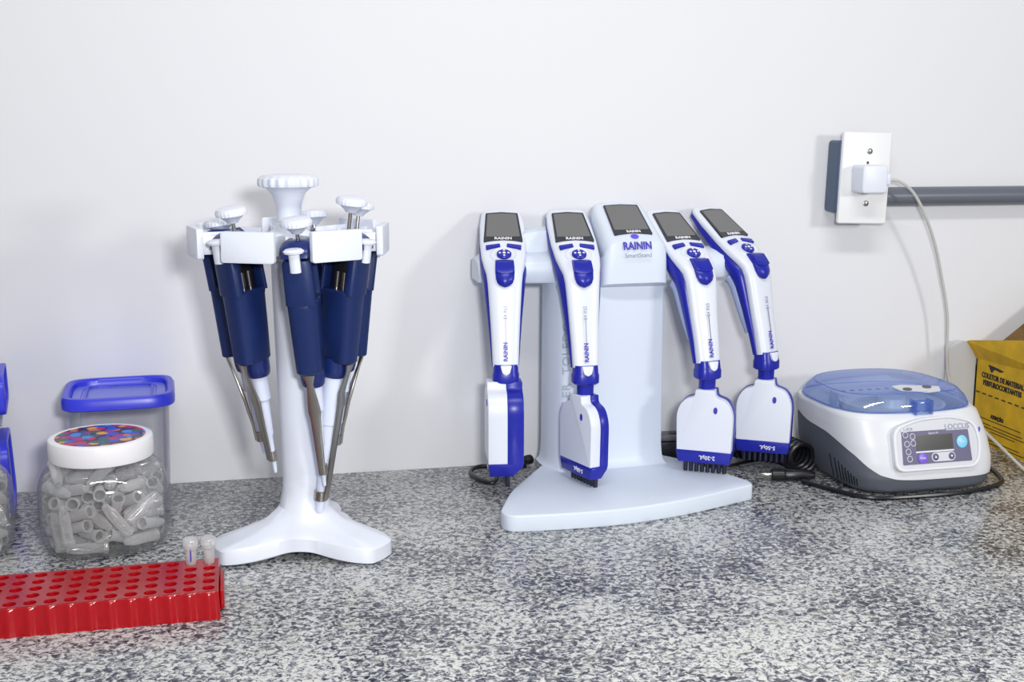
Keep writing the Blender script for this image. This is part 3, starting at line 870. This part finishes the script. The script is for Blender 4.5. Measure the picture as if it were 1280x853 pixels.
# ================================================================== food tub with blue lid behind the jar
fb = empty('storage_tub', (-.1485, -.066, -.0), R(4), 'clear square plastic tub with royal blue lid behind the bean-print jar', 'food container')
rings = []
for z, w, dd in ((.001, .0440, .0440), (.003, .0465, .0465), (.060, .0485, .0485), (.112, .0500, .0500), (.114, .0515, .0515), (.121, .0515, .0515)):
    rings.append([Vector((x, y, z)) for x, y in se(w, dd, 6, 64)])
B().loft(rings, True, False).build('tub_body', M['tub'], fb)
rr = lambda w, z: [Vector((x, y, z - .0065)) for x, y in se(w, w, 5.5, 64)]
l = B().loft([rr(.0550, .1215), rr(.0565, .1225), rr(.0565, .1310), rr(.0545, .1345), rr(.0500, .1345), rr(.0480, .1325), rr(.0475, .1285), rr(.0470, .1265), rr(.0001, .1260)], False, True).build('lid', M['lidblue'], fb)
B().loft([rr(.0468, .1268), rr(.0468, .1280), rr(.0380, .1285), rr(.0375, .1272)], True, True).build('lid_centre', M['lidpale'], l)
B().frame(rrect(-.034, -.034, .034, .034, .006), rrect(-.0320, -.0320, .0320, .0320, .005), 0, .0012, Matrix.Translation((0, 0, .1219)) @ Matrix.Rotation(PI / 2, 4, 'X')).build('lid_ridge', M['lidblue'], l)

# two tubs lying on their sides, blue lids to the right, at the left edge
def side_tub(z, x, tilt, label, w, lh, lz):
    r = empty('storage_tub', (x, -.062, z), 0, label, 'food container')
    r.rotation_euler = (0, R(tilt), R(9))
    rings = []
    for q, k in ((-.16, .88), (-.155, .92), (-.010, 1.0), (-.006, 1.04), (.003, 1.04)):
        rings.append([Vector((q, y, v + w)) for y, v in se(.050 * k, w * k * .96, 6, 48)])
    B().loft(rings, True, False).build('tub_body', M['tub'], r)
    B().loft([[Vector((q, y, v + lz)) for y, v in se(.048 * k, lh * k, 6, 48)] for q, k in ((-.001, 1.0), (.0005, 1.04), (.0085, 1.04), (.0095, 1.0), (.0090, .90), (.0065, .88))]).build('lid', M['lidblue'], r, bevel=0)
side_tub(.002, -.2690, -2, 'clear tub with blue lid lying on its side at the left edge, lower of two', .047, .0375, .040)
side_tub(.0975, -.2700, -1, 'clear tub with blue lid at the left edge, stacked on the lower one', .041, .0195, .0330)

# ================================================================== red tube rack
rk = empty('tube_rack', (-.042, -.402, 0), R(1.2), 'red plastic tube rack with rows of round holes at the lower left', 'tube rack')
P = .0154; NC, NR = 16, 5
def rack_out(g, wave):
    pts = []
    x0, x1, y0, y1 = -NC * P - g, g, -.0008 - g, NR * P + g
    n = NC * 8
    for i in range(n + 1):
        x = x1 + (x0 - x1) * i / n
        pts.append((x, y0 - wave * max(0, math.cos(2 * PI * (x / P + .5))) ** .7 * (1 if -NC * P < x < 0 else 0)))
    pts = pts[::-1]
    for i in range(n + 1):
        x = x1 + (x0 - x1) * i / n
        pts.append((x, y1))
    return pts
b = B()
def hollow(z, g, wv): return [Vector((x, y, z)) for x, y in rack_out(g, wv)]
b.loft([hollow(.0, .0012, .0015), hollow(.0215, .0004, .0018), hollow(.0238, .0002, .0003), hollow(.0242, -.0002, 0)], False, False)
n = 16
for i in range(NC):
    for k in range(NR):
        cx, cy = -(i + .5) * P, (k + .5) * P
        sq = []; ci = []; lo = []; lo2 = []
        for q in range(n):
            a = 2 * PI * q / n + PI / n
            c, s = math.cos(a), math.sin(a)
            m_ = max(abs(c), abs(s))
            sq.append((cx + P / 2 * c / m_, cy + P / 2 * s / m_, .0242))
            ci.append((cx + .0052 * c, cy + .0052 * s, .0242)); lo.append((cx + .0050 * c, cy + .0050 * s, .0236)); lo2.append((cx + .0047 * c, cy + .0047 * s, .003))
        corners = [(cx + sx * P / 2, cy + sy * P / 2, .0242) for sx, sy in ((1, 1), (-1, 1), (-1, -1), (1, -1))]
        b.loft([sq, ci, lo, lo2], False, True)
        for q, cr_ in enumerate(corners):
            a0 = q * 4 + 1; b.add([sq[a0 % n], cr_, sq[(a0 + 1) % n]], [(0, 1, 2)])
b.build('rack_body', M['red'], rk)
B().box((.0010, .012, .003), (.0045, .066, .0195)).build('end_rail', M['red'], rk, bevel=.001)
B().box((-.2464 - .0045, .012, .003), (-.2464 - .0010, .066, .0195)).build('end_rail', M['red'], rk, bevel=.001)
def vial(col, label):
    W = rk.matrix_basis if False else Matrix.Translation((-.042, -.402, 0)) @ Matrix.Rotation(R(1.2), 4, 'Z')
    o = empty('sample_vial', W @ Vector((-(col + .5) * P, 4.5 * P, .0035)), 0, label, 'tube', 'tubes standing in the red rack')
    B().lathe([(.0015, 0), (.0030, .002), (.0043, .012), (.0046, .032), (.0046, .0335)], 20, cap1=False).build('vial_body', M['vial'], o)
    B().lathe([(.0052, .0335), (.0062, .0350), (.0066, .0385), (.0066, .0420), (.0058, .0432), (.0001, .0432)], 24, cap0=True).build('cap', M['vial'], o)
    return o
v = vial(0, 'small clear vial standing in the corner hole of the red rack')
v = vial(1, 'small clear vial with a blue pen mark in the red rack')
B().box((-.0004, -.0052, .024), (.0007, -.0044, .036)).build('pen_mark', M['ink'], v)

# ================================================================== centrifuge
cf = empty('mini_centrifuge', (.7170, -.127, 0), R(2), 'white and slate grey mini centrifuge with clear blue lid and control panel', 'centrifuge')
PR = [(0.002, .079, -.0840, .078), (.006, .0835, -.0895, .084), (.020, .0870, -.0925, .088), (.035, .0885, -.0905, .089), (.055, .0880, -.0850, .088), (.072, .0865, -.0780, .086), (.084, .0845, -.0735, .083), (.0875, .0825, -.0715, .081), (.0885, .080, -.069, .079)]
def prof_at(z):
    for a, b_ in zip(PR, PR[1:]):
        if z <= b_[0]:
            t = (z - a[0]) / (b_[0] - a[0])
            return [a[i] + (b_[i] - a[i]) * t for i in (1, 2, 3)]
    return PR[-1][1:]
def surf(u, z, g=0.0):
    hx, yf, yb = prof_at(z)
    cy = (yf + yb) / 2; hy = (yb - yf) / 2
    c, s = math.cos(u), math.sin(u)
    e = 4.2
    return Vector((-.011 * (z / .0885) ** 2 + (hx + .0025 + g) * math.copysign(abs(c) ** (2 / e), c), cy + (hy + g) * math.copysign(abs(s) ** (2 / e), s), z))
BK = [(0, .019), (45, .03), (90, .055), (135, .068), (165, .067), (180, .060), (200, .050), (215, .042), (228, .032), (240, .0245), (255, .0195), (270, .0175), (300, .0168), (330, .017), (360, .019)]
def bound(u):
    d = math.degrees(u) % 360
    for (a, p), (b_, q) in zip(BK, BK[1:]):
        if d <= b_:
            t = (d - a) / (b_ - a)
            return p + (q - p) * t
    return .014
def stretch(u):                                   # finer steps at the corners
    return u
NU = 180
US = [2 * PI * i / NU for i in range(NU)]
lo = [[surf(u, .002 + (bound(u) - .002) * k / 10, 0) for u in US] for k in range(11)]
B().loft(lo, True, True).build('lower_shell', M['slate'], cf)
zt_ = .0885
hi = [[surf(u, bound(u) + .0002, -.0012) for u in US]] + [[surf(u, bound(u) + .0003 + (zt_ - bound(u) - .0003) * (k / 16), .0008) for u in US] for k in range(17)]
hi.append([Vector((p.x * .93 - .0008, (p.y) * .93 + .0003, zt_ - .0005)) for p in hi[-1]])
hi.append([Vector((p.x * .90 - .001, (p.y) * .90 + .0003, zt_ - .022)) for p in hi[-2]])
B().loft(hi, False, True).build('upper_shell', M['body'], cf)
rt = B()
T0 = Matrix.Translation((0, .006, 0))
rt.lathe([(.0001, .070), (.052, .070), (.058, .076), (.060, .084), (.056, .084), (.050, .078), (.018, .078), (.016, .088), (.0001, .088)], 48, T0)
rt.build('rotor', M['panelgrey'], cf)
wl = B()
for i in range(8): wl.lathe([(.0030, .0), (.0030, .0006)], 14, Matrix.Translation((-.040 + i * .0115, .046, .0885)))
B().box((-.052, .036, .066), (.052, .056, .0885)).build('plate_holder', M['panelgrey'], cf, bevel=.002)
wl.build('well_row', M['darkgrey'], cf)
# lid: clear blue shell
def lid_row(g, z, ex=3.0, dy=0.0): return [Vector((x, y + dy, z)) for x, y in se(.0850 + g, .0770 + g, ex, 96, 0, .005)]
ld = empty('lid', (-.0115, 0, .0885)); ld.parent = cf
def tilt_row(g, z, ex=3.0):
    return [Vector((p.x, p.y, z + max(0, .0035 * (1 - (p.x / .0835) ** 2)) * (z > .004))) for p in lid_row(g, z, ex)]
B().loft([lid_row(0, .0005), lid_row(.0006, .0030), tilt_row(-.003, .0095), tilt_row(-.009, .0155), tilt_row(-.0125, .0175), tilt_row(-.030, .0190), tilt_row(-.060, .0200)], False, True).build('lid_shell', M['bluelid'], ld)
rim = lid_row(.0004, .0012); B().tube(rim + rim[:2], .0009, 8).build('lid_edge', M['bluelid'], ld)
cr2 = tilt_row(-.0110, .0165); B().tube(cr2 + cr2[:2], .0007, 8).build('lid_ridge', M['bluelid'], ld)
lb = B().prism(round_poly([(-.0240, -.0070), (-.0120, -.0090), (.0300, -.0020), (.0260, .0075), (.0100, .0090), (-.0180, .0020)], .002), -.0003, .0003, Matrix.Translation((.003, -.053, .0225)) @ Matrix.Rotation(R(106), 4, 'X') @ Matrix.Diagonal((1.05, 1, 1.15, 1))).build('warning_label', M['paper'], ld)
for x, z in ((-.010, -.001), (.016, .002)): B().lathe([(.0040, 0), (.0040, .0004)], 16, Matrix.Translation((.003, -.053, .0225)) @ Matrix.Rotation(R(106 - 90), 4, 'X') @ Matrix.Translation((x, z, .0004)) @ Matrix.Diagonal((1.4, .9, 1, 1))).build('label_mark', M['darkgrey'], lb)
B().box((-.0080, -.0755, -.002), (.0110, -.0640, .0125)).build('latch', M['bluelid'], ld, bevel=.0015)
for x in (-.0095, .0105): B().box((x, -.0765, -.002), (x + .0022, -.0630, .0140)).build('latch_rib', M['bluelid'], ld, bevel=.0006)
# control panel on the sloping front
p0 = Vector((.0040, -.0905, .030)); p1 = Vector((.0040, -.0790, .072))
up_ = (p1 - p0).normalized()
PT = basis(Vector((.0000, -.0885, .0500)) + Vector((0, 0, 0)), (1, 0, 0), up_)
px0 = .0010
bz = B()
outer = round_poly([(-.0520, -.0285), (.0500, -.0285), (.0560, -.004), (.0500, .0205), (.020, .0275), (-.020, .0260), (-.0520, .0170)], .012, 6)
inner = round_poly([(-.0475, -.0255), (.0465, -.0255), (.0520, -.004), (.0465, .0180), (.020, .0245), (-.020, .0232), (-.0475, .0145)], .010, 6)
PO = PT @ Matrix.Translation((-.0010, 0, .0080)) @ Matrix.Diagonal((1.01, 1, 1.05, 1))
bz.frame(outer, inner, -.0034, .006, PO).build('panel_frame', M['body'], cf, bevel=.0010)
B().prism(inner, -.0018, .006, PO).build('panel_recess', M['panelgrey'], cf)
fp = B().prism(round_poly([(-.0420, -.0215), (.0420, -.0215), (.0400, .0115), (.0130, .0115), (.0115, .0140), (-.0410, .0140)], .0012), -.0024, .001, PO).build('control_panel', M['panel'], cf)
def onp(x, z, y=-.0024): return PO @ Matrix.Translation((x, y, z))
B().prism(rrect(-.0420, .0128, .0400, .0180, .0006), -.0025, .001, PO).build('brand_strip', M['panelgrey'], fp)
text('LOCCUS', .0078, M['greyink'], onp(.0265, .0150, -.0026), fp, bold=.0001, sx=1.0)
text('L-PCR', .0042, M['greyink'], onp(-.0330, .0150, -.0026), fp)
text('Speed x10', .0028, M['whiteink'], onp(-.0030, .0098), fp)
B().prism(rrect(-.0245, -.0075, .0200, .0080, .0005), -.0027, .001, PO).build('display_screen', M['lcd'], fp)
B().prism(rrect(-.0260, -.0098, .0205, -.0084, .0005), -.0029, .001, PO).build('display_lip', M['whiteink'], fp)
def disc(n_, x, z, r_, m_, y=-.0026, h=.0006): return B().lathe([(r_, 0), (r_, h * .7), (r_ * .92, h)], 24, onp(x, z, y) @ Matrix.Rotation(PI / 2, 4, 'X')).build(n_, m_, fp)
disc('start_button', .0310, -.0010, .0066, M['cyan']); disc('mode_button', -.0185, -.0155, .0058, M['violet'])
text('Start', .0030, M['whiteink'], onp(.0310, -.0010, -.0033), fp); text('Mode', .0032, M['whiteink'], onp(-.0185, -.0155, -.0033), fp)
B().prism(rrect(-.0075, -.0200, .0215, -.0105, .0046), -.0027, .001, PO).build('key_pad', M['panelgrey'], fp)
for x, s_ in ((-.0027, 1), (.0168, -1)):
    disc('arrow_key', x, -.0152, .0036, M['panel'], -.0027)
    B().prism([(x - .0014, -.0152 - s_ * .0010), (x + .0014, -.0152 - s_ * .0010), (x, -.0152 + s_ * .0016)], -.0036, -.003, PO).build('arrow_mark', M['whiteink'], fp)
for x, z in ((-.0370, .0095), (-.0285, .0075), (-.0360, -.0000), (-.0283, .0005), (-.0350, -.0080), (-.0340, -.0155)):
    q = [onp(x, z, -.0027) @ Vector((.0030 * math.cos(a * PI / 8), 0, .0030 * math.sin(a * PI / 8))) for a in range(18)]
    B().tube(q, .0005, 6).build('ring_mark', M['panelgrey'], fp)
B().lathe([(.0030, 0), (.0030, .0010)], 20, Matrix.Translation(surf(R(303), .0640)) @ Matrix.Rotation(R(40), 4, 'Z') @ Matrix.Rotation(R(84), 4, 'X') @ Matrix.Diagonal((.8, 1.5, 1, 1))).build('oval_mark', M['violetdot'], cf)
for i in range(9):
    u = R(183 + i * 3.4)
    z0 = .008; z1_ = .034 - i * .0022
    p = [surf(u, z0 + (z1_ - z0) * k / 4, .0002) for k in range(5)]
    B().tube(p, .0007, 6).build('vent_slot', M['black'], cf)

# ================================================================== coiled cord with jack, mains lead
pts = []
for i in range(15 * 14):
    t = i / (15 * 14)
    a = 2 * PI * 15 * t
    if t < .62: base = Vector((.560 + .085 * t / .62 * .62, -.050 - .02 * t, .0125)); base = Vector((.560, -.034, .0195)).lerp(Vector((.604, -.074, .0195)), t / .62)
    else: base = Vector((.604, -.074, .0195)).lerp(Vector((.610, -.122, .0195)), (t - .62) / .38)
    d_ = Vector((.045, -.045, 0)).normalized() if t < .62 else Vector((.08, -.99, 0)).normalized()
    sd = Vector((-d_.y, d_.x, 0))
    pts.append(base + (sd * math.cos(a) + Vector((0, 0, 1)) * math.sin(a)) * .0162)
tag(B().tube(pts, .0029, 8).build('coiled_cord', M['black']), 'black coiled cord lying beside the left side of the centrifuge', 'cable')
jk = empty('jack_plug', (.564, -.134, .0075), 0, 'black jack plug with bare silver pin pointing left on the worktop', 'plug')
jk.rotation_euler = (0, 0, R(-16))
TX = Matrix.Rotation(PI / 2, 4, 'Y')
B().lathe([(.0058, .0), (.0068, .001), (.0068, .014), (.0060, .015), (.0064, .016), (.0060, .042), (.0035, .049)], 24, TX).build('grip', M['black'], jk)
B().lathe([(.0005, -.0175), (.0018, -.015), (.0013, -.013), (.0024, -.011), (.0026, -.001), (.0026, .001)], 16, TX).build('pin', M['brass'], jk)
tag(B().tube(smooth_path([(.594, -.1520, .0030), (.612, -.1850, .0028), (.630, -.2150, .0028), (.652, -.2270, .0026), (.690, -.2290, .0026), (.740, -.2270, .0026), (.785, -.2170, .0026), (.812, -.2020, .0026), (.819, -.190, .0040), (.826, -.160, .006), (.832, -.125, .006)]), .0026, 8).build('mains_lead', M['black']), 'black lead running along the front foot of the centrifuge', 'cable')

# ================================================================== yellow sharps box at the right edge
sb = empty('sharps_box', (.896, -.012, 0), 0, 'yellow cardboard sharps box with black printing and open flap at the right edge', 'sharps box')
S_ = basis((0, 0, 0), (0, -1, 0), (0, 0, 1))      # local x runs from the wall to the room, local -y faces left
face = B().prism([(.000, 0), (.190, 0), (.190, .113), (.000, .106)], 0, .0025, S_).build('side_panel', M['yellow'], sb, smooth=False)
B().box((0, -.1900, 0), (.150, -.1875, .110)).build('front_panel', M['yellow'], sb, smooth=False)
B().box((0, -.0025, 0), (.150, 0, .110)).build('back_panel', M['brownboard'], sb, smooth=False)
B().box((.1475, -.1900, 0), (.150, 0, .110)).build('side_panel', M['yellow'], sb, smooth=False)
B().add([(0, .000, .106), (0, -.190, .113), (-.010, -.190, .152), (-.012, -.100, .147), (-.0165, -.008, .1315), (-.016, .000, .129),
         (.0025, .000, .106), (.0025, -.190, .113), (-.0075, -.190, .152), (-.0095, -.100, .147), (-.0140, -.008, .1315), (-.0135, .000, .129)],
        [(0, 1, 2, 3, 4, 5), (11, 10, 9, 8, 7, 6), (0, 6, 7, 1), (1, 7, 8, 2), (2, 8, 9, 3), (3, 9, 10, 4), (4, 10, 11, 5), (5, 11, 6, 0)]).build('top_flap', M['yellow'], sb, smooth=False)
B().prism([(-.048, 0), (-.0005, 0), (-.0005, .106), (-.016, .129), (-.030, .131), (-.040, .118)], .0005, .0025).build('tuck_flap', M['paper'], sb, smooth=False)
B().prism([(.012, .105), (.150, .105), (.150, .210), (.085, .180), (.020, .132)], -.0250, -.0225).build('rear_flap', M['brownboard'], sb, smooth=False)
def onb(x, z): return S_ @ Matrix.Translation((x, -.0003, z))
text('COLETOR DE MATERIAL', .0092, M['blackink'], onb(.014, .0880), sb, bold=.00035, align='LEFT', sx=.86)
text('PERFUROCORTANTES', .0092, M['blackink'], onb(.018, .0785), sb, bold=.00035, align='LEFT', sx=.86)
text('ATEN\u00c7\u00c3O', .0062, M['blackink'], onb(.052, .0385), sb, bold=.0004, align='CENTER', sx=.9)
for i in range(8):
    B().box((.004 + i * .0135, -.0005, .0635), (.012 + i * .0135, .0003, .0650), S_).build('fold_dash', M['blackink'], sb, smooth=False)
for k, (z, x0, x1) in enumerate(((.0325, .012, .100), (.0262, .012, .040), (.0262, .044, .104), (.0222, .018, .108), (.0185, .040, .090), (.0125, .012, .050), (.0075, .010, .100), (.0035, .030, .110))):
    B().box((x0, -.0004, z), (x1, .0003, z + .0009), S_).build('print_line', M['blackink'], sb, smooth=False)
B().prism(round_poly([(.026, .1030), (.044, .1020), (.060, .1000), (.052, .0975), (.040, .0990), (.034, .0930)], .002), -.0004, .0003, S_).build('hand_slot', M['blackink'], sb)

# ================================================================== wall socket, charger, cable, conduit
ws = empty('wall_socket', (.7145, 0, .3375), 0, 'white wall socket plate screwed on a dark slate box on the wall', 'socket')
TW = Matrix.Rotation(R(1.6), 4, 'Y')
B().box((-.0335, -.030, -.0420), (.0270, 0, .0440), TW).build('back_box', M['box'], ws, bevel=.004, seg=3)
B().prism(rrect(-.0315, -.0545, .0315, .0545, .0025), -.0365, -.0300, TW).build('cover_plate', M['cream'], ws, bevel=.0018, seg=3)
for z in (-.030, .032):
    B().lathe([(.0034, -.001), (.0034, .0008), (.0028, .0012)], 20, TW @ Matrix.Translation((.0030, -.0365, z)) @ Matrix.Rotation(PI / 2, 4, 'X')).build('screw', M['metal'], ws)
B().lathe([(.0017, -.001), (.0017, .0003)], 16, TW @ Matrix.Translation((.0015, -.0365, .0185)) @ Matrix.Rotation(PI / 2, 4, 'X')).build('pin_hole', M['bezel'], ws)
ch = empty('usb_charger', (.7120, -.0368, .3375), 0, 'small white cube charger plugged into the wall socket', 'charger')
B().prism(rrect(-.0160, -.0165, .0160, .0165, .004), -.0290, 0).build('charger_body', M['white'], ch, bevel=.002, seg=3)
B().prism(rrect(-.0050, -.0085, .0050, .0085, .002), .0160, .0168, Matrix.Translation((0, -.0150, 0)) @ Matrix.Rotation(PI / 2, 4, 'Z') @ Matrix.Diagonal((1, -1, 1, 1))).build('port_surround', M['bezel'], ch)
uc = empty('charging_cable', (.7285, -.0520, .3370), 0, 'long thin pale grey cable hanging from the charger down past the centrifuge', 'cable')
B().box((-.0002, -.0045, -.0070), (.0090, .0045, .0070)).build('usb_plug', M['white'], uc, bevel=.0018)
cp = [(.7375, -.0520, .3365), (.7530, -.0520, .3330), (.7720, -.0500, .3190), (.7920, -.0460, .2900), (.8100, -.0400, .2560), (.8240, -.0340, .2200), (.8390, -.0290, .1700), (.8450, -.0250, .1200), (.8500, -.0250, .0850), (.8570, -.0400, .0560), (.8640, -.0800, .0330), (.8670, -.1250, .0160), (.8680, -.1620, .0035), (.8600, -.2000, .0022), (.8400, -.2400, .0022), (.7900, -.32, .0022)]
cp = cp[:13] + [(.866, -.185, .0022), (.862, -.215, .0022), (.870, -.260, .0022), (.900, -.300, .0022)]
B().tube([Vector(p) - Vector((.7285, -.0520, .3370)) for p in smooth_path(cp, 10)], .0019, 8).build('cord', M['cable'], uc)
tag(B().tube([(.735, -.0125, .3140), (1.2, -.0125, .3130), (1.9, -.0125, .3130)], .0115, 28).build('conduit_pipe', M['pipe']), 'dark grey conduit pipe running right along the wall from the socket box', 'pipe')
